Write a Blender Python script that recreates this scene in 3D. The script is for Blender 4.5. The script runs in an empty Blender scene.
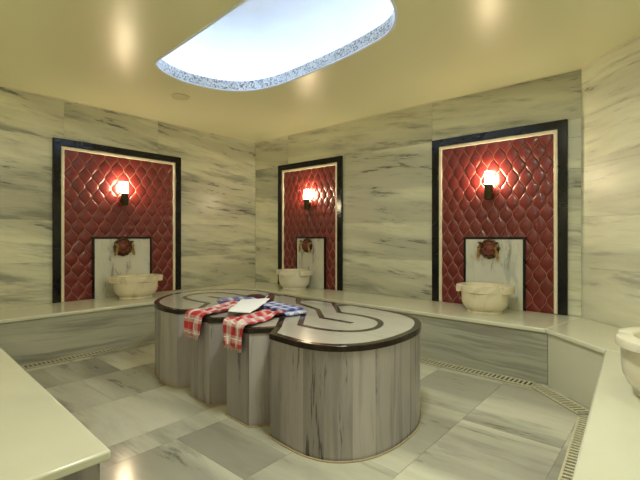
import bpy, bmesh, math, random
from mathutils import Vector, Matrix, noise
random.seed(7)
C = bpy.context.scene.collection
PI = math.pi
BZ = .46; CZ = 2.785; PT = .625          # bench top, ceiling, heated platform top

# ------------------------------------------------------------------ materials
def newmat(name):
    m = bpy.data.materials.new(name); m.use_nodes = True
    nt = m.node_tree; b = nt.nodes['Principled BSDF']
    return m, nt, b
def setin(b, **k):
    for a, v in k.items():
        b.inputs[a.replace('_', ' ')].default_value = v
def plain(name, col, rough=.4, metal=0, coat=0, bump=0, bscale=60, var=.0):
    m, nt, b = newmat(name)
    setin(b, Base_Color=(*col, 1), Roughness=rough, Metallic=metal)
    b.inputs['Coat Weight'].default_value = coat
    n = nt.nodes.new('ShaderNodeTexNoise'); n.inputs['Scale'].default_value = bscale
    tc = nt.nodes.new('ShaderNodeTexCoord'); nt.links.new(tc.outputs['Object'], n.inputs['Vector'])
    if var:
        r = nt.nodes.new('ShaderNodeValToRGB')
        r.color_ramp.elements[0].position = .3; r.color_ramp.elements[1].position = .7
        r.color_ramp.elements[0].color = (*[c*(1-var) for c in col], 1)
        r.color_ramp.elements[1].color = (*[min(1, c*(1+var)) for c in col], 1)
        nt.links.new(n.outputs['Fac'], r.inputs['Fac']); nt.links.new(r.outputs['Color'], b.inputs['Base Color'])
    if bump:
        bp = nt.nodes.new('ShaderNodeBump'); bp.inputs['Strength'].default_value = bump; bp.inputs['Distance'].default_value = .01
        nt.links.new(n.outputs['Fac'], bp.inputs['Height']); nt.links.new(bp.outputs['Normal'], b.inputs['Normal'])
    return m
def math_node(nt, op, a, b=None, c=None):
    n = nt.nodes.new('ShaderNodeMath'); n.operation = op
    for i, v in enumerate((a, b, c)):
        if v is None: continue
        if isinstance(v, (int, float)): n.inputs[i].default_value = v
        else: nt.links.new(v, n.inputs[i])
    return n.outputs[0]
def marble(name, base, vein, dark, scale, tilt=0., rough=.18, fine=.5, veinpos=(.48, .68), darkpos=(.66, .74), tone=.12, darkamt=.8, warp=.35, cloud=.25):
    """streaked marble; scale=(x,y,z) frequencies, stretched along the small one. attribute 'rnd' shifts every slab."""
    m, nt, b = newmat(name); L = nt.links.new
    tc = nt.nodes.new('ShaderNodeTexCoord'); sep = nt.nodes.new('ShaderNodeSeparateXYZ'); L(tc.outputs['Object'], sep.inputs[0])
    at = nt.nodes.new('ShaderNodeAttribute'); at.attribute_name = 'rnd'
    rnd = at.outputs['Fac']
    off = math_node(nt, 'MULTIPLY', rnd, 37.)
    h = math_node(nt, 'ADD', sep.outputs[0], sep.outputs[1])
    zz = math_node(nt, 'ADD', sep.outputs[2], math_node(nt, 'MULTIPLY', h, tilt))
    wn = nt.nodes.new('ShaderNodeTexNoise'); wn.inputs['Scale'].default_value = 1.3; wn.inputs['Detail'].default_value = 2
    L(tc.outputs['Object'], wn.inputs['Vector'])
    wv = math_node(nt, 'MULTIPLY', math_node(nt, 'SUBTRACT', wn.outputs['Fac'], .5), warp)
    cx = math_node(nt, 'MULTIPLY', math_node(nt, 'ADD', sep.outputs[0], wv), scale[0])
    cy = math_node(nt, 'MULTIPLY', math_node(nt, 'ADD', sep.outputs[1], wv), scale[1])
    cz = math_node(nt, 'MULTIPLY', math_node(nt, 'ADD', zz, wv), scale[2])
    cmb = nt.nodes.new('ShaderNodeCombineXYZ')
    L(math_node(nt, 'ADD', cx, off), cmb.inputs[0]); L(math_node(nt, 'ADD', cy, off), cmb.inputs[1]); L(math_node(nt, 'ADD', cz, off), cmb.inputs[2])
    def noi(sc, det, ro):
        n = nt.nodes.new('ShaderNodeTexNoise'); n.inputs['Scale'].default_value = sc; n.inputs['Detail'].default_value = det; n.inputs['Roughness'].default_value = ro
        L(cmb.outputs[0], n.inputs['Vector']); return n.outputs['Fac']
    def ramp(v, p0, p1):
        r = nt.nodes.new('ShaderNodeMapRange'); r.interpolation_type = 'SMOOTHSTEP'
        r.inputs['From Min'].default_value = p0; r.inputs['From Max'].default_value = p1; L(v, r.inputs['Value']); return r.outputs[0]
    n1 = noi(1., 5, .62); n2 = noi(2.3, 6, .7); n3 = noi(.45, 2, .5)
    v1 = ramp(n1, *veinpos); v2 = math_node(nt, 'MULTIPLY', ramp(n2, *darkpos), ramp(n3, .42, .6))
    f1 = math_node(nt, 'MULTIPLY', ramp(n2, .35, .75), fine*.5)
    def mix(fac, a, c2):
        x = nt.nodes.new('ShaderNodeMix'); x.data_type = 'RGBA'
        if isinstance(fac, float): x.inputs[0].default_value = fac
        else: L(fac, x.inputs[0])
        for s, v in ((6, a), (7, c2)):
            if isinstance(v, tuple): x.inputs[s].default_value = (*v, 1)
            else: L(v, x.inputs[s])
        return x.outputs[2]
    c = mix(math_node(nt, 'MULTIPLY', ramp(n3, .4, .62), cloud), base, vein)
    c = mix(f1, c, vein); c = mix(math_node(nt, 'MULTIPLY', v1, .85), c, vein)
    c = mix(math_node(nt, 'MULTIPLY', v2, darkamt), c, dark)
    hs = nt.nodes.new('ShaderNodeHueSaturation'); L(c, hs.inputs['Color'])
    L(math_node(nt, 'ADD', 1-tone, math_node(nt, 'MULTIPLY', rnd, 2*tone)), hs.inputs['Value'])
    L(hs.outputs[0], b.inputs['Base Color'])
    setin(b, Roughness=rough)
    return m
M = {}
M['wall'] = marble('wall_marble', (.76, .76, .58), (.24, .245, .20), (.05, .055, .045), (.75, .75, 5.5), tilt=.10, rough=.33, veinpos=(.50, .68), darkpos=(.56, .66), tone=.10, fine=.6, warp=.10, cloud=.45)
M['wall_pale'] = marble('pale_wall_marble', (.76, .76, .60), (.36, .36, .29), (.12, .12, .10), (1.1, 1.1, 9), tilt=.14, rough=.42, veinpos=(.52, .72), darkpos=(.60, .72), tone=.05, fine=.5, warp=.12, cloud=.4)
M['bench'] = marble('bench_marble', (.66, .66, .53), (.56, .56, .45), (.42, .42, .35), (1.2, 1.2, 2), rough=.16, veinpos=(.5, .8), darkpos=(.68, .8), tone=.03)
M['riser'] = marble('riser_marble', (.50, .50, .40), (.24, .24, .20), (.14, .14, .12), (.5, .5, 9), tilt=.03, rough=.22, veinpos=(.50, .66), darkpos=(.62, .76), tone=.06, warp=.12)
M['floor'] = marble('floor_marble', (.58, .575, .475), (.27, .265, .225), (.10, .10, .09), (.8, 4.2, 1), rough=.16, veinpos=(.50, .68), darkpos=(.58, .70), tone=.16, warp=.14, cloud=.75)
M['clad'] = marble('platform_cladding_marble', (.41, .38, .385), (.235, .218, .225), (.03, .03, .033), (7.5, 7.5, .5), rough=.17, veinpos=(.48, .62), darkpos=(.59, .65), tone=.26, warp=.05, fine=.6, darkamt=.75)
M['ptop'] = marble('platform_top_marble', (.45, .435, .385), (.31, .30, .265), (.2, .2, .18), (1.2, 5, 1), rough=.13, veinpos=(.5, .7), darkpos=(.66, .8), tone=.05, warp=.1)
M['plate'] = marble('backplate_marble', (.66, .66, .58), (.42, .43, .40), (.10, .11, .12), (5, 5, 1.3), rough=.18, veinpos=(.5, .66), darkpos=(.53, .66), tone=.05, warp=.35)
M['basin'] = marble('basin_marble', (.80, .74, .56), (.56, .49, .34), (.36, .31, .21), (5, 5, 4), rough=.2, veinpos=(.5, .66), darkpos=(.62, .75), tone=.04, warp=.6)
M['basinw'] = marble('pale_basin_marble', (.80, .76, .62), (.58, .54, .43), (.38, .36, .29), (5, 5, 4), rough=.2, veinpos=(.52, .72), darkpos=(.64, .78), tone=.04, warp=.6)
M['grout'] = plain('joint_grout', (.55, .53, .42), .7, var=.05)
M['ceil'] = plain('ceiling_lacquer', (.77, .765, .51), .31, bump=.02, bscale=3)
M['black'] = plain('black_marble', (.010, .010, .011), .14, var=.3, bscale=9)
M['black'].node_tree.nodes['Principled BSDF'].inputs['Specular IOR Level'].default_value = .32
M['cream'] = plain('cream_moulding', (.78, .70, .54), .3, var=.05, bscale=14)
M['inlay'] = plain('dark_brown_inlay', (.028, .021, .015), .15, var=.3, bscale=25)
M['inlay'].node_tree.nodes['Principled BSDF'].inputs['Specular IOR Level'].default_value = .22
M['red'] = plain('oxblood_glazed_tile', (.150, .0125, .012), .36, coat=.35, var=.14, bscale=5)
M['red'].node_tree.nodes['Principled BSDF'].inputs['Specular IOR Level'].default_value = .4
M['red'].node_tree.nodes['Principled BSDF'].inputs['Coat Roughness'].default_value = .06
M['tgrout'] = plain('tile_joint', (.46, .30, .20), .45, var=.1)
M['bronze'] = plain('aged_bronze', (.10, .055, .03), .38, metal=.85, bump=.3, bscale=70, var=.4)
M['copper'] = plain('copper_rosette', (.20, .065, .045), .4, metal=.6, bump=.3, bscale=90, var=.3)
M['brass'] = plain('worn_brass', (.50, .33, .14), .33, metal=.9, var=.25, bscale=50)
M['sbase'] = plain('sconce_bronze', (.07, .055, .022), .35, metal=.7, var=.2)
M['plaster'] = plain('dome_plaster', (.80, .86, .95), .55, var=.02, bscale=4)
M['grate'] = plain('grate_ivory', (.58, .55, .40), .35, var=.1)
M['bead'] = plain('sealant_bead', (.42, .33, .2), .5, var=.1)
M['dark'] = plain('drain_dark', (.035, .03, .02), .6)
M['vent'] = plain('ceiling_fitting_paint', (.70, .68, .43), .4, var=.03)
M['maroon'] = plain('maroon_terry', (.085, .022, .028), .9, bump=.8, bscale=160, var=.3)
M['white'] = plain('white_linen', (.90, .91, .97), .85, bump=.3, bscale=120, var=.03)
def lamp_mat():
    m, nt, b = newmat('lamp_glass')
    setin(b, Base_Color=(1, .93, .8, 1), Roughness=.3)
    b.inputs['Emission Color'].default_value = (1, .82, .52, 1); b.inputs['Emission Strength'].default_value = 92
    return m
M['lamp'] = lamp_mat()
def led_mat():
    m, nt, b = newmat('led_strip')
    b.inputs['Emission Color'].default_value = (.82, .92, 1, 1); b.inputs['Emission Strength'].default_value = 7
    return m
M['led'] = led_mat()
def mosaic_mat():
    m, nt, b = newmat('crystal_mosaic'); L = nt.links.new
    tc = nt.nodes.new('ShaderNodeTexCoord'); v = nt.nodes.new('ShaderNodeTexVoronoi'); v.inputs['Scale'].default_value = 75
    L(tc.outputs['Object'], v.inputs['Vector'])
    sp = nt.nodes.new('ShaderNodeSeparateColor'); L(v.outputs['Color'], sp.inputs[0])
    r = nt.nodes.new('ShaderNodeValToRGB'); e = r.color_ramp.elements
    e[0].position = 0; e[0].color = (.16, .17, .18, 1); e[1].position = 1; e[1].color = (.9, .92, .95, 1)
    k = e.new(.35); k.color = (.62, .64, .65, 1)
    L(sp.outputs[0], r.inputs[0]); L(r.outputs[0], b.inputs['Base Color'])
    bp = nt.nodes.new('ShaderNodeBump'); bp.inputs['Strength'].default_value = .8; bp.inputs['Distance'].default_value = .01
    L(sp.outputs[1], bp.inputs['Height']); L(bp.outputs['Normal'], b.inputs['Normal'])
    setin(b, Metallic=.45, Roughness=.18)
    return m
M['mosaic'] = mosaic_mat()
def plaid(name, ca, cb, cc, nu, nv):
    """woven check from the UV map: warp and weft stripes of ca over cb, thin lines of cc"""
    m, nt, b = newmat(name); L = nt.links.new
    uv = nt.nodes.new('ShaderNodeUVMap'); s = nt.nodes.new('ShaderNodeSeparateXYZ'); L(uv.outputs[0], s.inputs[0])
    def stripe(o, n, duty, ph=0.):
        fr = math_node(nt, 'FRACT', math_node(nt, 'ADD', math_node(nt, 'MULTIPLY', o, n), ph))
        return math_node(nt, 'LESS_THAN', fr, duty)
    su = stripe(s.outputs[0], nu, .56, .2); sv = stripe(s.outputs[1], nv, .52)
    fac = math_node(nt, 'ADD', math_node(nt, 'MULTIPLY', su, .5), math_node(nt, 'MULTIPLY', sv, .5))
    r = nt.nodes.new('ShaderNodeValToRGB'); r.color_ramp.interpolation = 'CONSTANT'; e = r.color_ramp.elements
    e[0].position = 0; e[0].color = (*cb, 1); e[1].position = .75; e[1].color = (*ca, 1)
    k = e.new(.25); k.color = (*[(x*.55+y*.45) for x, y in zip(ca, cb)], 1)
    L(fac, r.inputs[0])
    ln = math_node(nt, 'MAXIMUM', stripe(s.outputs[0], nu, .07, .55), stripe(s.outputs[1], nv, .07, .3))
    mx = nt.nodes.new('ShaderNodeMix'); mx.data_type = 'RGBA'; L(ln, mx.inputs[0]); L(r.outputs[0], mx.inputs[6]); mx.inputs[7].default_value = (*cc, 1)
    L(mx.outputs[2], b.inputs['Base Color']); setin(b, Roughness=.9)
    n = nt.nodes.new('ShaderNodeTexNoise'); n.inputs['Scale'].default_value = 150
    bp = nt.nodes.new('ShaderNodeBump'); bp.inputs['Strength'].default_value = .4; bp.inputs['Distance'].default_value = .005
    L(n.outputs['Fac'], bp.inputs['Height']); L(bp.outputs['Normal'], b.inputs['Normal'])
    return m
M['redplaid'] = plaid('red_check_cotton', (.46, .03, .04), (.66, .52, .53), (.78, .70, .70), 2.0, 9.)
M['blueplaid'] = plaid('blue_check_cotton', (.06, .08, .36), (.50, .52, .72), (.75, .76, .85), 2.3, 9.)
M['fr_red'] = plain('fringe_cotton', (.66, .42, .40), .9, var=.3, bscale=90)

# ------------------------------------------------------------------ mesh builder
class MB:
    def __init__(s): s.v = []; s.f = []; s.m = []; s.r = []; s.uv = {}
    def add(s, vs, fs, mi=0, rnd=None):
        o = len(s.v); s.v += [tuple(v) for v in vs]
        for f in fs: s.f.append(tuple(o+i for i in f)); s.m.append(mi); s.r.append(.5 if rnd is None else rnd)
    def box(s, a, b, mi=0, rnd=None):
        x0, y0, z0 = [min(p, q) for p, q in zip(a, b)]; x1, y1, z1 = [max(p, q) for p, q in zip(a, b)]
        s.add([(x0,y0,z0),(x1,y0,z0),(x1,y1,z0),(x0,y1,z0),(x0,y0,z1),(x1,y0,z1),(x1,y1,z1),(x0,y1,z1)],
              [(0,3,2,1),(4,5,6,7),(0,1,5,4),(1,2,6,5),(2,3,7,6),(3,0,4,7)], mi, rnd)
    def prism(s, pts, z0, z1, mi=0, rnd=None, side=None):
        n = len(pts); ar = sum(pts[i][0]*pts[(i+1)%n][1]-pts[(i+1)%n][0]*pts[i][1] for i in range(n))
        if ar < 0: pts = pts[::-1]
        vs = [(x, y, z0) for x, y in pts]+[(x, y, z1) for x, y in pts]
        s.add(vs, [tuple(range(n-1, -1, -1)), tuple(range(n, 2*n))], mi, rnd)
        o = len(s.v)-2*n
        for i in range(n):
            s.f.append((o+i, o+(i+1)%n, o+n+(i+1)%n, o+n+i)); s.m.append(mi if side is None else side); s.r.append(.5 if rnd is None else rnd)
    def lathe(s, prof, seg=32, c=(0, 0, 0), mi=0, fn=None):
        vs = []
        for r, z in prof:
            for k in range(seg):
                a = 2*PI*k/seg; q = r*(fn(a, z) if fn else 1)
                vs.append((c[0]+q*math.cos(a), c[1]+q*math.sin(a), c[2]+z))
        fs = []
        for j in range(len(prof)-1):
            for k in range(seg):
                k2 = (k+1) % seg; fs.append((j*seg+k, j*seg+k2, (j+1)*seg+k2, (j+1)*seg+k))
        fs.append(tuple(range(seg-1, -1, -1))); fs.append(tuple((len(prof)-1)*seg+k for k in range(seg)))
        s.add(vs, fs, mi)
    def tube(s, pts, rad, seg=10, mi=0, closed=False):
        pts = [Vector(p) for p in pts]; n = len(pts); vs = []
        for i, p in enumerate(pts):
            if closed: t = pts[(i+1)%n]-pts[i-1]
            else: t = pts[min(i+1, n-1)]-pts[max(i-1, 0)]
            t.normalize(); a = t.cross(Vector((0, 0, 1)))
            if a.length < .05: a = t.cross(Vector((0, 1, 0)))
            a.normalize(); b = t.cross(a)
            r = rad[i] if isinstance(rad, (list, tuple)) else rad
            for k in range(seg): vs.append(p+(a*math.cos(2*PI*k/seg)+b*math.sin(2*PI*k/seg))*r)
        fs = []
        for i in range(n if closed else n-1):
            j = (i+1) % n
            for k in range(seg): fs.append((i*seg+k, i*seg+(k+1)%seg, j*seg+(k+1)%seg, j*seg+k))
        if not closed: fs += [tuple(range(seg)), tuple((n-1)*seg+k for k in range(seg-1, -1, -1))]
        s.add(vs, fs, mi)
    def build(s, name, mats, parent=None, smooth=False, bevel=0, fix=True, xf=None, loc=None):
        me = bpy.data.meshes.new(name)
        vs = [tuple(xf @ Vector(v)) for v in s.v] if xf else s.v
        me.from_pydata(vs, [], s.f)
        for m in (mats if isinstance(mats, (list, tuple)) else [mats]): me.materials.append(m)
        at = me.attributes.new('rnd', 'FLOAT', 'FACE')
        for i, p in enumerate(me.polygons): p.material_index = s.m[i]; at.data[i].value = s.r[i]
        if fix:
            bm = bmesh.new(); bm.from_mesh(me); bmesh.ops.recalc_face_normals(bm, faces=bm.faces); bm.to_mesh(me); bm.free()
        if smooth:
            for p in me.polygons: p.use_smooth = True
            me.set_sharp_from_angle(angle=math.radians(smooth if smooth is not True else 40))
        o = bpy.data.objects.new(name, me); C.objects.link(o)
        if parent: o.parent = parent
        if bevel:
            b = o.modifiers.new('b', 'BEVEL'); b.width = bevel; b.segments = 3; b.limit_method = 'ANGLE'; b.angle_limit = math.radians(50)
            for p in me.polygons: p.use_smooth = True
            me.set_sharp_from_angle(angle=math.radians(40)); b.harden_normals = False
        return o
def thing(name, label, cat, loc=(0, 0, 0), rz=0, group=None):
    o = bpy.data.objects.new(name, None); C.objects.link(o); o.location = loc; o.rotation_euler = (0, 0, rz)
    o.empty_display_size = .1
    return tag(o, label, cat, group)
def tag(o, label, cat, group=None, kind=None):
    o['label'] = label; o['category'] = cat
    if group: o['group'] = group
    if kind: o['kind'] = kind
    return o
def struct(o, label=None):
    o['kind'] = 'structure'
    if label: o['label'] = label
    return o

# ------------------------------------------------------------------ room shell
X0, X1, Y0, Y1 = -5.3, .70, -1.2, 4.5
XC = -.65                                  # where the back wall turns into the chamfer
YC = Y1-(X1-XC)                            # chamfer meets the right wall
def wall_slabs(name, p, q, splits, mat, label):
    """marble-clad wall from plan point p to q; room lies on the left of p->q. Slabs over a grout backing"""
    p = Vector((*p, 0)); q = Vector((*q, 0)); d = (q-p); Ln = d.length; d.normalize(); n = Vector((-d.y, d.x, 0))
    mb = MB()
    def bx(u0, u1, z0, z1, t0, t1, mi, r=None):
        vs = []
        for z in (z0, z1):
            for u, t in ((u0, t0), (u1, t0), (u1, t1), (u0, t1)):
                w = p+d*u+n*t; vs.append((w.x, w.y, z))
        mb.add(vs, [(0,3,2,1),(4,5,6,7),(0,1,5,4),(1,2,6,5),(2,3,7,6),(3,0,4,7)], mi, r)
    bx(-.1, Ln+.1, -.1, CZ+.1, -.12, -.006, 1)
    zs = [0, .46, .925, 1.39, 1.855, 2.32, CZ]
    for i in range(6):
        us = [0]+sorted(u for u in splits[i % len(splits)] if 0 < u < Ln)+[Ln]
        for a, b_ in zip(us, us[1:]):
            bx(a+.0012, b_-.0012, zs[i]+.0012, zs[i+1]-.0012, -.006, 0, 0, random.random())
    o = mb.build(name, [mat, M['grout']]); return struct(o, label)
# left wall runs from the corner (y high) to the front: direction -y, room on the left is +x
def ys(*a): return [Y1-y for y in a]
wall_slabs('wall_left', (X0, Y1), (X0, Y0), [ys(2.5, .2), ys(2.3, .1), ys(2.0, 0), ys(2.3, .3), ys(2.5, .1), ys(2.784, 1.65, .3)], M['wall'], 'cream and grey streaked marble slab wall')
xs = lambda *a: [x-0 for x in a]
def xb(*a): return [XC-x for x in a]
wall_slabs('wall_back', (XC, Y1), (X0, Y1), [xb(-4., -1.4), xb(-4.1, -1.3), xb(-1.5, -4.2), xb(-4.0, -1.5), xb(-4.2, -1.4), xb(-4.53, -2.14)], M['wall'], 'cream and grey streaked marble slab wall')
wall_slabs('wall_chamfer', (X1, YC), (XC, Y1), [[.7], [.5], [.8], [.6], [.9], [.7]], M['wall_pale'], 'pale marble slab wall set diagonally')
wall_slabs('wall_right', (X1, Y0), (X1, YC), [[1.2, 2.6], [.7, 2.2], [1.4, 3.]], M['wall_pale'], None)
wall_slabs('wall_rear', (X0, Y0), (X1, Y0), [[1.2, 2.6, 4.4], [.7, 2.2, 3.9], [1.4, 3., 5]], M['wall_pale'], None)

def floor():
    mb = MB(); mb.box((X0, Y0, -.1), (X1, Y1, -.004), 1)
    cols = [-5.3, -4.38, -3.78, -3.12, -2.46, -2.25, -1.62, -1.06, -.48, .7]
    rows = [[0, 1.64, 2.9], [.7, 1.18, 1.64, 2.6, 3.5], [.3, 1.3, 2.2, 3.4], [-.2, .62, 1.64, 2.8], [.3, 1.62, 3.0], [.5, 1.3, 1.6, 2.7], [.2, 1.05, 1.85, 2.77, 3.52], [.4, 1.2, 2.67, 3.56], [0, 2., 3.]]
    tone = {(1, 2): .05, (5, 2): .12, (6, 3): .55, (6, 2): .15, (7, 2): .93, (6, 1): .75, (4, 1): .8, (3, 2): .85, (2, 2): .62, (3, 3): .5, (7, 3): .85, (5, 1): .7, (7, 1): .9, (6, 4): .8}
    for i, (a, b_) in enumerate(zip(cols, cols[1:])):
        ys_ = [Y0]+rows[i]+[Y1]
        for j, (c, d) in enumerate(zip(ys_, ys_[1:])):
            mb.box((a+.001, c+.001, -.004), (b_-.001, d-.001, 0), 0, tone.get((i, j), .35+.5*random.random()))
    struct(mb.build('floor', [M['floor'], M['grout']]), 'large cream and grey marble floor slabs')
floor()

def catmull(pts, sub=5, closed=False):
    out = []; n = len(pts)
    rng = n if closed else n-1
    for i in range(rng):
        p = [pts[(i+k) % n] if closed else pts[min(max(i+k, 0), n-1)] for k in (-1, 0, 1, 2)]
        for s in range(sub):
            t = s/sub
            out.append(tuple(.5*((2*p[1][a])+(-p[0][a]+p[2][a])*t+(2*p[0][a]-5*p[1][a]+4*p[2][a]-p[3][a])*t*t+(-p[0][a]+3*p[1][a]-3*p[2][a]+p[3][a])*t**3) for a in range(len(pts[0]))))
    if not closed: out.append(tuple(pts[-1]))
    return out
def offset(poly, d):
    """inset (d>0) of a counter-clockwise closed polygon with mitred corners"""
    n = len(poly); out = []
    for i in range(n):
        a = Vector(poly[i-1]); b_ = Vector(poly[i]); c = Vector(poly[(i+1) % n])
        e1 = (b_-a).normalized(); e2 = (c-b_).normalized()
        n1 = Vector((-e1.y, e1.x)); n2 = Vector((-e2.y, e2.x)); m = (n1+n2)
        k = m.length_squared/2
        m = m/max(k, .35); out.append(tuple(b_+m*d))
    return out

# oblong opening in the ceiling
sky_pts = [(-3.50, 1.80), (-3.62, 1.86), (-3.72, 2.02), (-3.77, 2.25), (-3.74, 2.48), (-3.65, 2.70), (-3.48, 2.87), (-3.22, 2.955), (-2.90, 2.965), (-2.3, 2.915), (-1.85, 2.83), (-1.62, 2.74), (-1.48, 2.58), (-1.40, 2.38), (-1.38, 2.15), (-1.42, 1.95), (-1.52, 1.80), (-1.70, 1.72), (-2.0, 1.70), (-2.6, 1.74), (-3.2, 1.78)]
sky_poly = catmull([(-2.57+(x+2.57)*.985, 2.34+(y-2.34)*.95) for x, y in sky_pts], 5, True)
ar = sum(sky_poly[i-1][0]*sky_poly[i][1]-sky_poly[i][0]*sky_poly[i-1][1] for i in range(len(sky_poly)))
if ar < 0: sky_poly = sky_poly[::-1]
def ceiling():
    bm = bmesh.new()
    room = [(X0-.1, Y0-.1), (X1+.1, Y0-.1), (X1+.1, YC+.04), (XC+.04, Y1+.1), (X0-.1, Y1+.1)]
    es = []
    for loop in (room, sky_poly):
        v = [bm.verts.new((x, y, CZ)) for x, y in loop]
        es += [bm.edges.new((v[i-1], v[i])) for i in range(len(v))]
    bmesh.ops.triangle_fill(bm, edges=es, use_beauty=True)
    for f in bm.faces:
        if f.normal.z > 0: f.normal_flip()
    r = bmesh.ops.extrude_face_region(bm, geom=bm.faces[:])
    for v in r['geom']:
        if isinstance(v, bmesh.types.BMVert): v.co.z += .012
    me = bpy.data.meshes.new('ceiling'); bm.to_mesh(me); bm.free(); me.materials.append(M['ceil'])
    o = bpy.data.objects.new('ceiling', me); C.objects.link(o); struct(o, 'glossy yellow cream ceiling with an oblong lit opening')
ceiling()
# ceiling recess: mosaic edge band, wide shallow dome behind it and the light strip hidden on the ledge
def skylight():
    t = thing('ceiling_skylight', 'oblong white lit ceiling recess edged with glittering crystal mosaic', 'ceiling light', (-2.55, 2.33, CZ))
    inv = Matrix.Translation((2.55, -2.33, -CZ))
    n = len(sky_poly); H = .098; inner = offset(sky_poly, .006); outer = offset(sky_poly, -.03)
    mb = MB(); lv = []
    for poly, z in ((inner, .001), (inner, H), (outer, H), (outer, .001)): lv += [(x, y, CZ+z) for x, y in poly]
    fs = []
    for j in range(4):
        for k in range(n): fs.append((j*n+k, j*n+(k+1) % n, ((j+1) % 4)*n+(k+1) % n, ((j+1) % 4)*n+k))
    mb.add(lv, fs); o = mb.build('mosaic_band', M['mosaic'], t, smooth=True, xf=inv); o['label'] = 'glittering silver crystal mosaic edge band'
    # thin white lip where the band meets the ceiling
    mb = MB(); a = offset(sky_poly, .008); b_ = offset(sky_poly, -.012)
    lv = [(x, y, CZ-.010) for x, y in a]+[(x, y, CZ-.010) for x, y in b_]+[(x, y, CZ+.001) for x, y in b_]+[(x, y, CZ+.001) for x, y in a]
    mb.add(lv, fs); mb.build('lip', M['plaster'], t, smooth=True, xf=inv)
    # dome
    mb = MB(); big = offset(sky_poly, -.22); cx, cy = -2.55, 2.33
    rings = [(1., .015), (1., .20), (.97, .30), (.90, .39), (.78, .46), (.6, .51), (.4, .535), (.2, .545)]
    vs = []
    for s, z in rings: vs += [(cx+(x-cx)*s, cy+(y-cy)*s, CZ+z) for x, y in big]
    fs2 = []
    for j in range(len(rings)-1):
        for k in range(n): fs2.append((j*n+k, j*n+(k+1) % n, (j+1)*n+(k+1) % n, (j+1)*n+k))
    fs2.append(tuple((len(rings)-1)*n+k for k in range(n)))
    # ledge under the dome, outside the band
    led = offset(sky_poly, -.03); o0 = len(vs); vs += [(x, y, CZ+.015) for x, y in led]
    for k in range(n): fs2.append((k, (k+1) % n, o0+(k+1) % n, o0+k))
    mb.add(vs, fs2); mb.build('dome', M['plaster'], t, smooth=50, xf=inv)
    mb = MB(); st = offset(sky_poly, -.12)[::2]
    mb.tube([(x, y, CZ+.045) for x, y in st], .014, 6, closed=True)
    mb.build('light_strip', M['led'], t, smooth=True, xf=inv)
skylight()

# ------------------------------------------------------------------ benches (stone slab over a marble riser)
def bench(name, label, top_poly, base_poly, riser_mat, group=None, joints=()):
    def clear(pl):
        out = []
        for x, y in pl:
            x = min(max(x, X0+.004), X1-.004); y = min(max(y, Y0+.004), Y1-.004)
            k = x+y-(XC+Y1-.006)
            if k > 0: x -= k/2; y -= k/2
            out.append((x, y))
        return out
    top_poly = clear(top_poly); base_poly = clear(base_poly)
    cx, cy = top_poly[0]
    t = thing(name, label, 'bench', (cx, cy, 0)); inv = Matrix.Translation((-cx, -cy, 0))
    mb = MB(); mb.prism(top_poly, BZ-.036, BZ, 0, random.random()); mb.build('seat_slab', M['bench'], t, bevel=.010, xf=inv)
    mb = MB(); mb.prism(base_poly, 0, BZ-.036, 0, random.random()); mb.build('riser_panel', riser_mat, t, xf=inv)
    return t
bf = .022
# front lines
L0, L1 = (-4.58, .70), (-4.505, 3.755)      # left bench front
Bk1 = (-.785, 3.715); Ch1 = (-.345, 3.30); Rt1 = (-.088, Y0)
bench('wall_bench', 'long cream marble bench below the left wall niche',
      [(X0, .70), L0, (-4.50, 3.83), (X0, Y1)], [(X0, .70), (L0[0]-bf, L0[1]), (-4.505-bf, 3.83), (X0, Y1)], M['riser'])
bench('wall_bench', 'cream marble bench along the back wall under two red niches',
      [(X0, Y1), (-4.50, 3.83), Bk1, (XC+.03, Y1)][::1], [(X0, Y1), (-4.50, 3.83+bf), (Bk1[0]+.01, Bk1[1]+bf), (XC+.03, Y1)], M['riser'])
bench('corner_bench', 'short angled cream marble bench section in the right corner',
      [(XC+.032, Y1), (Bk1[0]+.002, Bk1[1]), Ch1, (X1, YC), ], [(XC+.032, Y1), (Bk1[0]+.014, Bk1[1]+bf), (Ch1[0]+.016, Ch1[1]+.016), (X1, YC)], M['bench'])
bench('side_bench', 'smooth cream marble bench running along the right edge of the photo',
      [(X1, YC-.002), (Ch1[0]+.002, Ch1[1]-.002), Rt1, (X1, Y0)], [(X1, YC-.002), (Ch1[0]+bf, Ch1[1]-.002), (Rt1[0]+bf, Y0), (X1, Y0)], M['bench'])
bench('foreground_bench', 'cream marble bench end in the near left corner',
      [(X0, .698), (-3.462, .698), (-1.497, .615), (-1.52, .0), (-1.56, Y0), (X0, Y0)],
      [(X0, .68), (-3.462, .672), (-1.527, .587), (-1.55, 0), (-1.59, Y0), (X0, Y0)], M['clad'])

# ------------------------------------------------------------------ drains
def grate(name, label, a, b_, w, side):
    """slotted grate from a to b lying on the side given (unit left normal * side)"""
    a = Vector(a); b_ = Vector(b_); d = b_-a; Ln = d.length; ang = math.atan2(d.y, d.x)
    t = thing(name, label, 'drain', (a.x, a.y, 0), ang, 'slotted floor drains along the benches')
    s = side; mb = MB(); mb.box((0, 0, .0005), (Ln, s*w, .0025)); mb.build('channel', M['dark'], t)
    mb = MB(); mb.box((0, 0, .0026), (Ln, s*.012, .010)); mb.box((0, s*(w-.012), .0026), (Ln, s*w, .010))
    n = int(Ln/.036)
    for i in range(n+1):
        u = i*Ln/n; mb.box((max(0, u-.0095), s*.012, .0026), (min(Ln, u+.0095), s*(w-.012), .0092))
    mb.build('slats', M['grate'], t)
grate('drain_grate', 'ivory slotted drain grate below the left wall bench', (-4.565, 3.60), (-4.60, .72), .125, 1)
grate('drain_grate', 'ivory slotted drain grate along the foot of the back bench', (-4.44, 3.83-.01), (-.86, 3.72), .13, -1)
grate('drain_grate', 'short ivory slotted drain grate at the angled corner', (-.80, 3.70), (-.41, 3.335), .12, -1)
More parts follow.
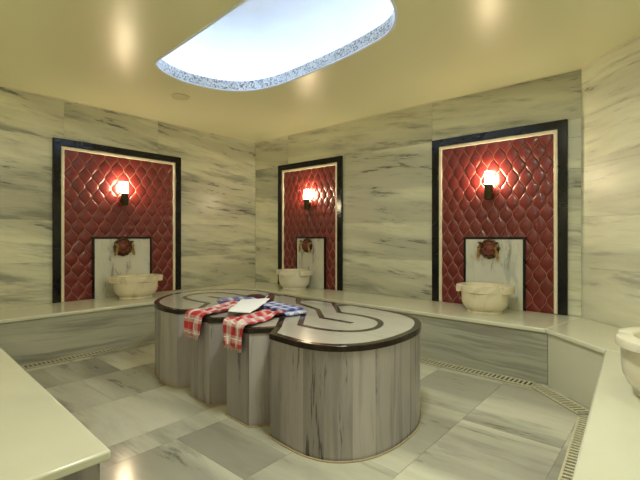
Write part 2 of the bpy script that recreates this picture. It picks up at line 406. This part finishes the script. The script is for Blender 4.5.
grate('drain_grate', 'ivory slotted drain grate running beside the right bench', (-.352, 3.20), (-.182, .2), .13, -1)

# ------------------------------------------------------------------ heated platform (gobek tasi)
P = []
def seg(pts, smooth=False):
    global P
    P += [(x, y) for x, y in (catmull(pts, 4) if smooth else pts)]
seg([(-2.985, 1.722), (-2.90, 1.835), (-2.771, 1.708), (-2.506, 1.695), (-2.405, 1.815), (-2.296, 1.686), (-2.036, 1.672), (-1.94, 1.80)])
seg([(-1.845, 1.672), (-1.69, 1.655), (-1.55, 1.65), (-1.42, 1.682), (-1.32, 1.755), (-1.245, 1.87), (-1.205, 2.03), (-1.20, 2.20), (-1.22, 2.37), (-1.285, 2.54), (-1.38, 2.67), (-1.52, 2.76), (-1.70, 2.81), (-1.9, 2.83), (-2.08, 2.85)], True)
seg([(-2.17, 2.75), (-2.26, 2.845), (-2.52, 2.85), (-2.61, 2.755), (-2.70, 2.86), (-2.95, 2.88), (-3.04, 2.785)])
seg([(-3.13, 2.90), (-3.3, 2.93), (-3.48, 2.92), (-3.66, 2.86), (-3.8, 2.75), (-3.89, 2.6), (-3.925, 2.42), (-3.90, 2.24), (-3.81, 2.08), (-3.69, 1.94), (-3.52, 1.81), (-3.33, 1.738), (-3.15, 1.715)], True)
def platform():
    t = thing('heated_platform', 'big scalloped grey marble platform with dark-edged top in the middle of the room', 'platform', (-2.55, 2.27, 0))
    inv = Matrix.Translation((2.55, -2.27, 0)); n = len(P)
    zt = PT-.032; body = offset(P, .008)
    mb = MB()
    # slabs of cladding: a new tone at every corner and every few segments of the curves
    acc = 0; r = random.random(); prev = None
    for i in range(n):
        a = body[i]; b_ = body[(i+1) % n]; dl = math.dist(a, b_)
        d = math.atan2(b_[1]-a[1], b_[0]-a[0])
        turn = 0 if prev is None else abs((d-prev+PI) % (2*PI)-PI)
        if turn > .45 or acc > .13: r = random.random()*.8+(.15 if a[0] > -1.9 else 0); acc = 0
        acc += dl; prev = d
        # narrow flats are split into two cladding strips
        m_ = 2 if dl > .2 else 1
        for k in range(m_):
            p = [a[j]+(b_[j]-a[j])*k/m_ for j in (0, 1)]; q = [a[j]+(b_[j]-a[j])*(k+1)/m_ for j in (0, 1)]
            if k: r = random.random()*.7
            mb.add([(p[0], p[1], 0), (q[0], q[1], 0), (q[0], q[1], zt), (p[0], p[1], zt)], [(0, 1, 2, 3)], 0, min(1, r))
    mb.add([(x, y, zt) for x, y in body], [tuple(range(n))])
    mb.build('cladding', M['clad'], t, smooth=28, fix=False, xf=inv)
    mb = MB(); rin = offset(P, .045)
    vs = [(x, y, zt) for x, y in P]+[(x, y, PT-.003) for x, y in P]+[(x, y, PT) for x, y in offset(P, .003)]+[(x, y, PT) for x, y in rin]+[(x, y, zt) for x, y in rin]
    fs = []
    for j in range(5):
        for k in range(n): fs.append((j*n+k, j*n+(k+1) % n, ((j+1) % 5)*n+(k+1) % n, ((j+1) % 5)*n+k))
    mb.add(vs, fs); o = mb.build('rim_band', M['inlay'], t, xf=inv); o['label'] = 'dark brown polished edge band'
    mb = MB(); mb.add([(x, y, PT-.0004) for x, y in rin]+[(x, y, zt+.001) for x, y in rin], [tuple(range(n)), tuple(range(2*n-1, n-1, -1))]+[(k, (k+1) % n, n+(k+1) % n, n+k) for k in range(n)])
    o = mb.build('top_slab', M['ptop'], t, xf=inv); o['label'] = 'pale polished marble top'
    mb = MB(); po = offset(P, -.005)
    mb.add([(x, y, .0005) for x, y in po]+[(x, y, .008) for x, y in po]+[(x, y, .010) for x, y in P], [(j*n+k, j*n+(k+1) % n, (j+1)*n+(k+1) % n, (j+1)*n+k) for j in (0, 1) for k in range(n)])
    mb.build('base_bead', M['bead'], t, xf=inv)
    def strip(pts, w=.04):
        pts = [Vector(p) for p in pts]; mb = MB(); L_, R_ = [], []
        for i, p in enumerate(pts):
            e1 = (p-pts[i-1]).normalized() if i else (pts[1]-p).normalized()
            e2 = (pts[i+1]-p).normalized() if i < len(pts)-1 else e1
            m_ = Vector((-e1.y-e2.y, e1.x+e2.x)); m_ = m_/max(m_.length_squared/2, .5)
            L_.append(p+m_*w/2); R_.append(p-m_*w/2)
        k = len(pts); vs = [(v.x, v.y, z) for z in (PT-.004, PT+.0012) for v in L_+R_]
        fs = []
        for i in range(k-1):
            fs += [(2*k+i, 2*k+i+1, 3*k+i+1, 3*k+i), (i, i+1, 2*k+i+1, 2*k+i), (k+i, k+i+1, 3*k+i+1, 3*k+i)]
        fs += [(0, k, 3*k, 2*k), (k-1, 2*k-1, 4*k-1, 3*k-1)]
        mb.add(vs, fs); mb.build('inlay_strip', M['inlay'], t, xf=inv)
    strip([(-2.17, 2.72), (-1.96, 2.50)]+catmull([(-1.90, 2.495), (-1.78, 2.50), (-1.66, 2.48), (-1.555, 2.43), (-1.475, 2.33), (-1.44, 2.2), (-1.48, 2.07), (-1.59, 1.99), (-1.72, 1.965), (-1.80, 1.967)], 4)+[(-1.87, 1.97), (-2.15, 2.31), (-2.35, 2.33)])
    strip([(-2.61, 2.73), (-2.49, 2.60), (-2.16, 2.48), (-1.915, 2.245), (-1.645, 2.245)])
    strip([(-1.94, 1.84), (-2.13, 2.06), (-2.45, 2.07), (-2.62, 2.25)])
    strip([(-2.90, 1.87), (-3.09, 2.085)]+catmull([(-3.30, 2.09), (-3.45, 2.10), (-3.58, 2.15), (-3.67, 2.26), (-3.69, 2.38), (-3.64, 2.50), (-3.53, 2.58), (-3.38, 2.60)], 4)+[(-3.12, 2.58), (-2.87, 2.3)])
    strip([(-3.425, 2.326), (-3.17, 2.334), (-2.95, 2.14), (-2.72, 2.13)])
platform()

# ------------------------------------------------------------------ tiled niches on the walls
def niche(label, cx, cy, rz, W, pw, pcx):
    """local frame: x along the wall, -y into the room"""
    t = thing('tiled_niche', label, 'wall niche', (cx, cy, BZ), rz, 'red tiled niches with black frames')
    H = 1.865; fw = .082; lw = .036; dp = .035
    def frame(x0, x1, z1, w, d0, d1, m, name, lab=None, bev=.004):
        mb = MB()
        mb.add([(x0,-d0,.001),(x0+w,-d0,.001),(x0+w,-d0,z1-w),(x1-w,-d0,z1-w),(x1-w,-d0,.001),(x1,-d0,.001),(x1,-d0,z1),(x0,-d0,z1),
                (x0,-d1,.001),(x0+w,-d1,.001),(x0+w,-d1,z1-w),(x1-w,-d1,z1-w),(x1-w,-d1,.001),(x1,-d1,.001),(x1,-d1,z1),(x0,-d1,z1)],
               [(0,1,2,7),(7,2,3,6),(3,4,5,6),(8,15,10,9),(15,14,11,10),(11,14,13,12),(0,7,15,8),(7,6,14,15),(6,5,13,14),(1,9,10,2),(2,10,11,3),(3,11,12,4),(0,8,9,1),(4,12,13,5)])
        o = mb.build(name, m, t, bevel=bev)
        if lab: o['label'] = lab
    frame(-W/2, W/2, H, fw, .001, dp, M['black'], 'outer_frame', 'black polished stone frame', .006)
    frame(-W/2+fw, W/2-fw, H-fw, lw, .001, .026, M['cream'], 'inner_moulding', 'cream moulding', .008)
    # tile panel: puffy ogee tiles in a diamond lattice
    w2 = W/2-fw-lw; h2 = H-fw-lw; n = 9; tw = 2*w2/n; th = .245
    bm = bmesh.new(); N = 6; amp = tw*.055
    rows = int(h2/th)+2
    uvals = [0, .022, .09, .2, .35, .5, .65, .8, .91, .978, 1]
    for j in range(-1, 2*rows+1):
        for i in range(-1, n+2):
            ox = -w2+i*tw+(tw/2 if j % 2 else 0); oz = j*th/2
            vg = {}
            for a, s in enumerate(uvals):
                for b_, q in enumerate(uvals):
                    x = ox+(s-q)*tw/2+amp*math.sin(2*PI*q)*(1)-amp*math.sin(2*PI*s)
                    z = oz+(s+q)*th/2
                    e = min(s, 1-s, q, 1-q)
                    hgt = 0 if e < .001 else (.0012 if e < .05 else .003)+.0095*(math.sin(PI*s)*math.sin(PI*q))**.75
                    vg[a, b_] = bm.verts.new((x, -.004-hgt, z))
            for a in range(len(uvals)-1):
                for b_ in range(len(uvals)-1):
                    f = bm.faces.new((vg[a, b_], vg[a+1, b_], vg[a+1, b_+1], vg[a, b_+1]))
                    f.material_index = 1 if (a in (0, len(uvals)-2) or b_ in (0, len(uvals)-2)) else 0; f.smooth = True
    for co, no in (((-w2, 0, 0), (-1, 0, 0)), ((w2, 0, 0), (1, 0, 0)), ((0, 0, .001), (0, 0, -1)), ((0, 0, h2), (0, 0, 1))):
        bmesh.ops.bisect_plane(bm, geom=bm.verts[:]+bm.edges[:]+bm.faces[:], plane_co=co, plane_no=no, clear_outer=True)
    bmesh.ops.recalc_face_normals(bm, faces=bm.faces)
    sm = sum(f.normal.y for f in bm.faces)
    if sm > 0: bmesh.ops.reverse_faces(bm, faces=bm.faces)
    me = bpy.data.meshes.new('tile_panel'); bm.to_mesh(me); bm.free(); me.materials.append(M['red']); me.materials.append(M['tgrout'])
    o = bpy.data.objects.new('tile_panel', me); C.objects.link(o); o.parent = t; o['label'] = 'glossy dark red quilted diamond tiles'
    # marble backplate with black border
    px = pcx; ph = .745
    mb = MB(); mb.box((px-pw/2+.025, -.030, .001), (px+pw/2-.025, -.003, ph-.025), 0, random.random()); o = mb.build('backplate', M['plate'], t); o['label'] = 'grey veined white marble plate'
    mb = MB(); x0, x1 = px-pw/2, px+pw/2
    for a, b_ in (((x0, -.033, .001), (x0+.025, -.003, ph)), ((x1-.025, -.033, .001), (x1, -.003, ph)), ((x0+.025, -.033, ph-.025), (x1-.025, -.003, ph))): mb.box(a, b_)
    mb.build('plate_border', M['black'], t)
    return t
niche('red tiled wall niche on the left wall', X0, 2.321, PI/2, 1.582, .735, -.01)
niche('red tiled wall niche near the far corner', -4.09, Y1, 0, 1.27, .58, .05)
niche('red tiled wall niche right on the back wall', -1.443, Y1, 0, 1.372, .63, .005)

def sconce(label, x, y, rz, s=1.):
    t = thing('wall_sconce', label, 'wall lamp', (x, y, 1.752), rz, 'cylindrical wall lamps')
    mb = MB(); mb.lathe([(.039, -.150), (.042, -.146), (.042, -.012), (.044, -.008), (.044, .002)], 28, (0, -.090, 0)); mb.build('lamp_base', M['sbase'], t, smooth=True)
    mb = MB(); mb.tube([(0, -.026, -.08), (0, -.05, -.08)], .03, 16); mb.build('wall_mount', M['sbase'], t, smooth=True)
    mb = MB(); mb.lathe([(.037, .0025), (.038, .006), (.038, .130), (.034, .138), (.026, .142)], 28, (0, -.090, 0)); o = mb.build('glass_shade', M['lamp'], t, smooth=True); o['label'] = 'glowing frosted glass cylinder'
    return t
sconce('glowing cylinder wall lamp on the left wall niche', X0, 2.300, PI/2)
sconce('glowing cylinder wall lamp on the red tiles near the far corner', -4.055, Y1, 0)
sconce('glowing cylinder wall lamp on the red tiles at the right of the back wall', -1.465, Y1, 0)

def tap(label, x, y, rz, s=1.):
    """round embossed bronze rosette with two curled spouts"""
    t = thing('bronze_tap', label, 'tap', (x, y, 1.078), rz, 'round bronze taps over the basins')
    def front(mb, prof, seg, fn=None):      # lathe about the wall normal
        q = MB(); q.lathe(prof, seg, fn=fn); q2 = [(a*s, -c-.003, b_*s) for a, b_, c in q.v]; mb.add(q2, q.f)
    mb = MB(); front(mb, [(.098, .031), (.104, .036), (.102, .044), (.090, .048), (.082, .043), (.075, .043)], 48, lambda a, z: 1+.035*math.cos(12*a)); mb.build('rosette_rim', M['bronze'], t, smooth=True)
    mb = MB(); front(mb, [(.074, .043), (.070, .056), (.060, .060), (.050, .054), (.044, .056), (.034, .066), (.018, .070), (.006, .071)], 48, lambda a, z: 1+.10*math.cos(8*a)*(z > .045)); o = mb.build('rosette', M['copper'], t, smooth=True); o['label'] = 'reddish copper flower boss'
    for sg in (-1, 1):
        mb = MB(); X = sg*.082*s
        mb.tube([(X, -.045, .035), (X, -.085, .032), (X+sg*.004, -.108, .012), (X+sg*.008, -.108, -.03), (X+sg*.010, -.10, -.062), (X+sg*.018, -.098, -.085), (X+sg*.032, -.100, -.090)], [.017, .017, .017, .016, .016, .015, .019], 12)
        o = mb.build('spout', M['brass'], t, smooth=True); o['label'] = 'worn brass curled spout'
        mb = MB(); mb.tube([(X, -.086, .030), (X, -.086, .062)], [.010, .007], 10)
        mb.tube([(X-.022, -.086, .064), (X-.010, -.086, .068), (X+.010, -.086, .068), (X+.022, -.086, .064)], [.006, .009, .009, .006], 8); mb.build('tap_handle', M['bronze'], o, smooth=True)
    mb = MB(); mb.tube([(-.075, -.048, -.045), (-.03, -.056, -.082), (.03, -.056, -.082), (.075, -.048, -.045)], .010, 8); mb.build('garland', M['bronze'], t, smooth=True)
tap('round bronze tap above the left wall basin', X0, 2.300, PI/2, 1.12)
tap('round bronze tap above the far corner basin', -4.09, Y1, 0)
tap('round bronze tap on the back wall at the right', -1.475, Y1, 0)

def basin(label, x, y, rz, mat, s=1., sx=1., sz=1., notched=False):
    t = thing('marble_basin', label, 'basin', (x, y, BZ), rz, 'carved marble wash basins'); t.scale = (s*sx, s, sz)
    mb = MB(); mb.lathe([(.176, .0), (.181, .010), (.172, .024), (.180, .032), (.210, .055), (.229, .095), (.235, .14), (.236, .228 if notched else .205)], 64); mb.build('bowl', mat, t, smooth=50)
    def plan(a):
        c, s_ = abs(math.cos(a)), abs(math.sin(a))
        if notched:                                  # four round lobes with a nick between them
            d = (a+PI/4) % (PI/2)-PI/4
            return .262-.030*math.exp(-(d/.13)**2)+.006*math.cos(4*a+PI)
        r = .240
        r += .016*max(0, math.cos(4*a))              # soft lobes front and back
        if s_ < .47 and c > 0:                       # square carrying lugs left and right
            r = max(r, min(.290/c, .290))
        elif s_ < .60: r -= .010                     # nick beside each lug
        return r
    seg = 144; vs = []
    rings = [(None, .0, .200), (None, .010, .196), (None, .010, .262), (None, .004, .268), (None, 0., .270)]
    outer = [[plan(2*PI*k/seg)-d for k in range(seg)] for d in (.012, .0, .0, .004, .012)]
    zsr = [.226, .232, .262, .268, .270] if notched else [.198, .206, .262, .268, .270]
    for o_, z in zip(outer, zsr):
        for k, r in enumerate(o_): vs.append((r*math.cos(2*PI*k/seg), r*math.sin(2*PI*k/seg), z))
    for r, z in ((.203, .270), (.197, .264), (.190, .2), (.165, .13), (.11, .085), (.03, .072)):
        for k in range(seg): vs.append((r*math.cos(2*PI*k/seg), r*math.sin(2*PI*k/seg)*.95, z))
    nr = len(vs)//seg; fs = [(j*seg+k, j*seg+(k+1) % seg, (j+1)*seg+(k+1) % seg, (j+1)*seg+k) for j in range(nr-1) for k in range(seg)]
    fs.append(tuple((nr-1)*seg+k for k in range(seg)))
    # underside back to the bowl
    o0 = len(vs); vs += [(.235*math.cos(2*PI*k/seg), .235*math.sin(2*PI*k/seg), zsr[0]) for k in range(seg)]
    fs += [(k, (k+1) % seg, o0+(k+1) % seg, o0+k) for k in range(seg)]
    mb = MB(); mb.add(vs, fs); mb.build('lugged_rim', mat, t, smooth=35)
    return t
basin('cream carved marble basin standing on the left wall bench', -5.006, 2.345, PI/2, M['basin'], 1., 1.08)
basin('cream marble basin on the bench near the far corner', -4.125, 4.225, 0, M['basinw'], .95)
basin('cream marble basin with lugged rim on the back bench at the right', -1.42, 4.165, 0, M['basin'], .94)
basin('marble basin cut off by the right edge of the photo', .065, 2.48, -PI/2, M['basinw'], 1.10, sz=1.05, notched=True)

# ------------------------------------------------------------------ towels
def cloth(name, label, path, mat, width, th=.010, ripple=.006, parent=None, seed=0, wfun=None, nu=14, side=None):
    """strip of cloth: path of (point, side direction); gets thickness, ripples and a UV map"""
    ps = catmull([tuple(p) for p in path], 7); n = len(ps); vs = []
    L_ = [0]
    for i in range(1, n): L_.append(L_[-1]+math.dist(ps[i], ps[i-1]))
    sd = Vector(side).normalized()
    for i, p in enumerate(ps):
        p = Vector(p); t = Vector(ps[min(i+1, n-1)])-Vector(ps[max(i-1, 0)]); t.normalize(); nrm = sd.cross(t).normalized()
        w = width*(wfun(i/(n-1)) if wfun else 1)
        for k in range(nu+1):
            u = k/nu-.5
            r = ripple*(math.sin(u*17+seed+i*.12)*.6+noise.noise(Vector((u*5, L_[i]*9, seed*3.1)))*1.3)
            vs.append(p+sd*(u*w)+nrm*(r)+t*(.006*noise.noise(Vector((u*6, seed, 1.7)))))
    fs = [(i*(nu+1)+k, i*(nu+1)+k+1, (i+1)*(nu+1)+k+1, (i+1)*(nu+1)+k) for i in range(n-1) for k in range(nu)]
    me = bpy.data.meshes.new(name); me.from_pydata([tuple(v) for v in vs], [], fs); me.materials.append(mat)
    uvl = me.uv_layers.new(name='UVMap')
    for pl in me.polygons:
        pl.use_smooth = True
        for li in pl.loop_indices:
            vi = me.loops[li].vertex_index; uvl.data[li].uv = ((vi % (nu+1))/nu, L_[vi//(nu+1)]/ .9)
    o = bpy.data.objects.new(name, me); C.objects.link(o)
    if parent: o.parent = parent
    so = o.modifiers.new('s', 'SOLIDIFY'); so.thickness = th; so.offset = 0
    ss = o.modifiers.new('u', 'SUBSURF'); ss.levels = 1; ss.render_levels = 1
    return o, vs[-(nu+1):]
def draped(label, x, ye, xb, yb, w0, seed):
    """towel over the platform edge with its fringed end hanging; x,ye where it crosses the edge"""
    t = thing('checked_towel', label, 'towel', (x, ye, PT), 0, 'red checked towels'); I = lambda p: (p[0]-x, p[1]-ye, p[2]-PT)
    y0 = ye
    path = [(xb, yb, PT+.020), (xb*.7+x*.3, yb*.7+y0*.3, PT+.030), (xb*.35+x*.65, yb*.35+y0*.65, PT+.022), (x, y0+.05, PT+.024), (x, y0+.008, PT+.024), (x, y0-.018, PT+.006), (x, y0-.026, PT-.04), (x+.003, y0-.030, PT-.08), (x+.006, y0-.034, PT-.125)]
    o, end = cloth('towel_cloth', label, [I(p) for p in path], M['redplaid'], w0, .014, .014, t, seed, lambda s: 1-.22*max(0, s-.55)/.45, side=(1, 0, 0))
    mb = MB(); rr = random.Random(seed)
    for k in range(22):
        a = Vector(end[0]).lerp(Vector(end[-1]), (k+.5)/22); L_ = .022+.012*rr.random(); dx = (rr.random()-.5)*.012
        mb.tube([a+Vector((0, 0, .004)), a+Vector((dx*.5, 0, -L_*.5)), a+Vector((dx, -.002, -L_))], [.0035, .003, .0018], 5)
    mb.build('fringe', M['fr_red'], t, smooth=True)
draped('red checked towel hanging over the platform edge, farther left', -2.665, 1.69, -2.74, 2.21, .225, 1)
draped('red checked towel hanging over the platform edge, nearer right', -2.17, 1.678, -2.27, 2.13, .225, 4)
def folded(label, cx, cy, ang, Ln, w, layers, seed, z0=0.):
    t = thing('blue_towel', label, 'towel', (cx, cy, PT+z0), ang, 'blue checked towels')
    path = []; g = .014
    for k in range(layers):
        z = .011+k*g; e = (Ln/2-.015*k) * (1 if k % 2 == 0 else -1)
        path += [(-e*.95, 0, z), (-e*.4, 0, z+.001), (e*.4, 0, z+.001), (e*.95, 0, z)]
        if k < layers-1: path += [(e*1.03, 0, z+g/2)]
    cloth('towel_cloth', label, path, M['blueplaid'], w, .010, .003, t, seed, side=(0, 1, 0))
folded('blue and white checked towel folded on the platform, left of the white sheet', -2.95, 2.29, math.radians(62), .34, .18, 2, 2)
folded('thick folded blue checked towel on the platform, right of the white sheet', -2.33, 2.225, math.radians(-12), .46, .19, 3, 5)
def sheet():
    A, B, Cc, D = [Vector(p) for p in ((-2.45, 1.82, .668), (-2.78, 2.20, .668), (-2.64, 2.42, .676), (-2.25, 1.86, .670))]
    t = thing('white_sheet', 'white folded cloth lying across the checked towels', 'cloth', (-2.56, 2.1, PT))
    me = bpy.data.meshes.new('sheet'); vs = []; n = 16
    for i in range(n+1):
        for j in range(n+1):
            u, v = i/n, j/n
            p = A.lerp(B, u).lerp(D.lerp(Cc, u), v)
            p.z += .008*noise.noise(p*6)+.012*math.sin(u*PI)*math.sin(v*PI)*.6
            vs.append(tuple(p-Vector((-2.56, 2.1, PT))))
    me.from_pydata(vs, [], [(i*(n+1)+j, (i+1)*(n+1)+j, (i+1)*(n+1)+j+1, i*(n+1)+j+1) for i in range(n) for j in range(n)])
    me.materials.append(M['white'])
    for p in me.polygons: p.use_smooth = True
    o = bpy.data.objects.new('sheet_fold', me); C.objects.link(o); o.parent = t
    so = o.modifiers.new('s', 'SOLIDIFY'); so.thickness = .007; so.offset = 0
    # turned-up narrow far corner
    vs = []; a, b_ = Cc+Vector((-.02, -.035, .003)), Cc+Vector((-.10, .07, .016))
    mb = MB(); mb.tube([tuple(q-Vector((-2.56, 2.1, PT))) for q in (a, a.lerp(b_, .5), b_)], [.014, .011, .004], 8)
    mb.build('turned_corner', M['white'], t, smooth=True)
sheet()
def bundle(name, label, pts, rad, fl):
    o = MB(); o.tube(catmull(pts, 4), catmull([(r,) for r in rad], 4) and [q[0] for q in catmull([(r,) for r in rad], 4)], 18)
    c = Vector(pts[0]); c.z = PT+.002
    vs = []
    for x, y, z in o.v:
        zz = max(PT+.002, PT+.002+(z-PT)*fl+.004*noise.noise(Vector((x*14, y*14, z*20))))
        vs.append((x-c.x, y-c.y, zz-c.z))
    o.v = vs; ob = o.build(name, M['maroon'], smooth=True); ob.location = c
    return tag(ob, label, 'cloth', 'dark maroon cloths')
bundle('maroon_cloth', 'flat dark maroon cloth behind the white sheet', [(-3.00, 2.44, PT+.02), (-2.95, 2.46, PT+.022), (-2.87, 2.49, PT+.024), (-2.81, 2.52, PT+.02)], [.02, .042, .045, .02], .8)
bundle('maroon_cloth', 'dark maroon rolled cloth poking out at the tip of the white sheet', [(-2.80, 2.56, PT+.03), (-2.77, 2.53, PT+.032), (-2.70, 2.45, PT+.032), (-2.62, 2.38, PT+.03), (-2.60, 2.36, PT+.02)], [.018, .036, .038, .034, .015], 1.)

# ------------------------------------------------------------------ ceiling fitting
def fitting():
    t = thing('ceiling_speaker', 'small round cream fitting in the ceiling beside the lit opening', 'ceiling fitting', (-4.20, 2.47, CZ))
    mb = MB(); mb.lathe([(.098, -.0005), (.102, -.006), (.098, -.012), (.086, -.014), (.082, -.009)], 40); mb.build('rim', M['vent'], t, smooth=True)
    mb = MB(); mb.lathe([(.080, -.0005), (.080, -.008), (.07, -.010), (.055, -.008), (.04, -.011), (.02, -.009)], 40); mb.build('grille', M['vent'], t, smooth=True)
fitting()
def trim(i, p, q, ins):
    p = Vector((*p, 0)); q = Vector((*q, 0)); d = (q-p).normalized(); n = Vector((-d.y, d.x, 0)); mb = MB(); vs = []
    for z in (CZ-.012, CZ-.0005):
        for w in (p, q, q+n*.01, p+n*.01): vs.append((w.x, w.y, z))
    mb.add(vs, [(0,3,2,1),(4,5,6,7),(0,1,5,4),(1,2,6,5),(2,3,7,6),(3,0,4,7)]); struct(mb.build('trim_%d' % i, M['cream']))
for i, (p, q) in enumerate([((X0, Y1), (X0, Y0)), ((XC, Y1), (X0, Y1)), ((X1, YC), (XC, Y1))]): trim(i+1, p, q, 0)

# fill lamps added on the unseen rear wall, built like those in view
sconce('added cylinder fill lamp on the unseen rear wall, toward the right bench', -1.3, Y0, PI)
sconce('added cylinder fill lamp on the unseen rear wall, toward the left bench', -3.6, Y0, PI)
def fill_light(x, y, lab, DL):  # disc light with rim, added out of view to lift the room's brightness
    t = thing('ceiling_fill_light', lab, 'ceiling light', (x, y, CZ), 0, 'added ceiling fill lights out of view')
    mb = MB(); mb.lathe([(.19, -.0005), (.195, -.010), (.18, -.014), (.172, -.010)], 32); mb.build('rim', M['vent'], t, smooth=True)
    l = bpy.data.lights.new('fill_lamp', 'AREA'); l.shape = 'DISK'; l.size = .34; l.energy = DL; l.color = (.97, 1, .84)
    o = bpy.data.objects.new('fill_lamp', l); C.objects.link(o); o.parent = t; o.location = (0, 0, -.02)
fill_light(-.95, 1.55, 'added unseen ceiling fill light over the floor before the platform', 30)
fill_light(-2.5, -.1, 'added unseen ceiling fill light over the near left bench', 2)
fill_light(.1, 2.1, 'added unseen ceiling fill light over the right bench', 5)

# ------------------------------------------------------------------ camera, world
w = bpy.data.worlds.new('world'); w.use_nodes = True; bpy.context.scene.world = w
w.node_tree.nodes['Background'].inputs[0].default_value = (.5, .5, .5, 1); w.node_tree.nodes['Background'].inputs[1].default_value = .2
cam = bpy.data.cameras.new('camera'); cam.sensor_width = 36; cam.lens = 410/640*36; cam.shift_y = -3.5/640; cam.clip_start = .02
co = bpy.data.objects.new('camera', cam); C.objects.link(co)
co.location = (0, 0, 1.21); co.rotation_euler = (PI/2, 0, math.atan(353/410)); bpy.context.scene.camera = co
vs_ = bpy.context.scene.view_settings
vs_.view_transform = 'Standard'; vs_.look = 'None'; vs_.gamma = 1; vs_.use_curve_mapping = False; vs_.exposure = .5
bpy.context.scene.cycles.max_bounces = 10; bpy.context.scene.cycles.diffuse_bounces = 6
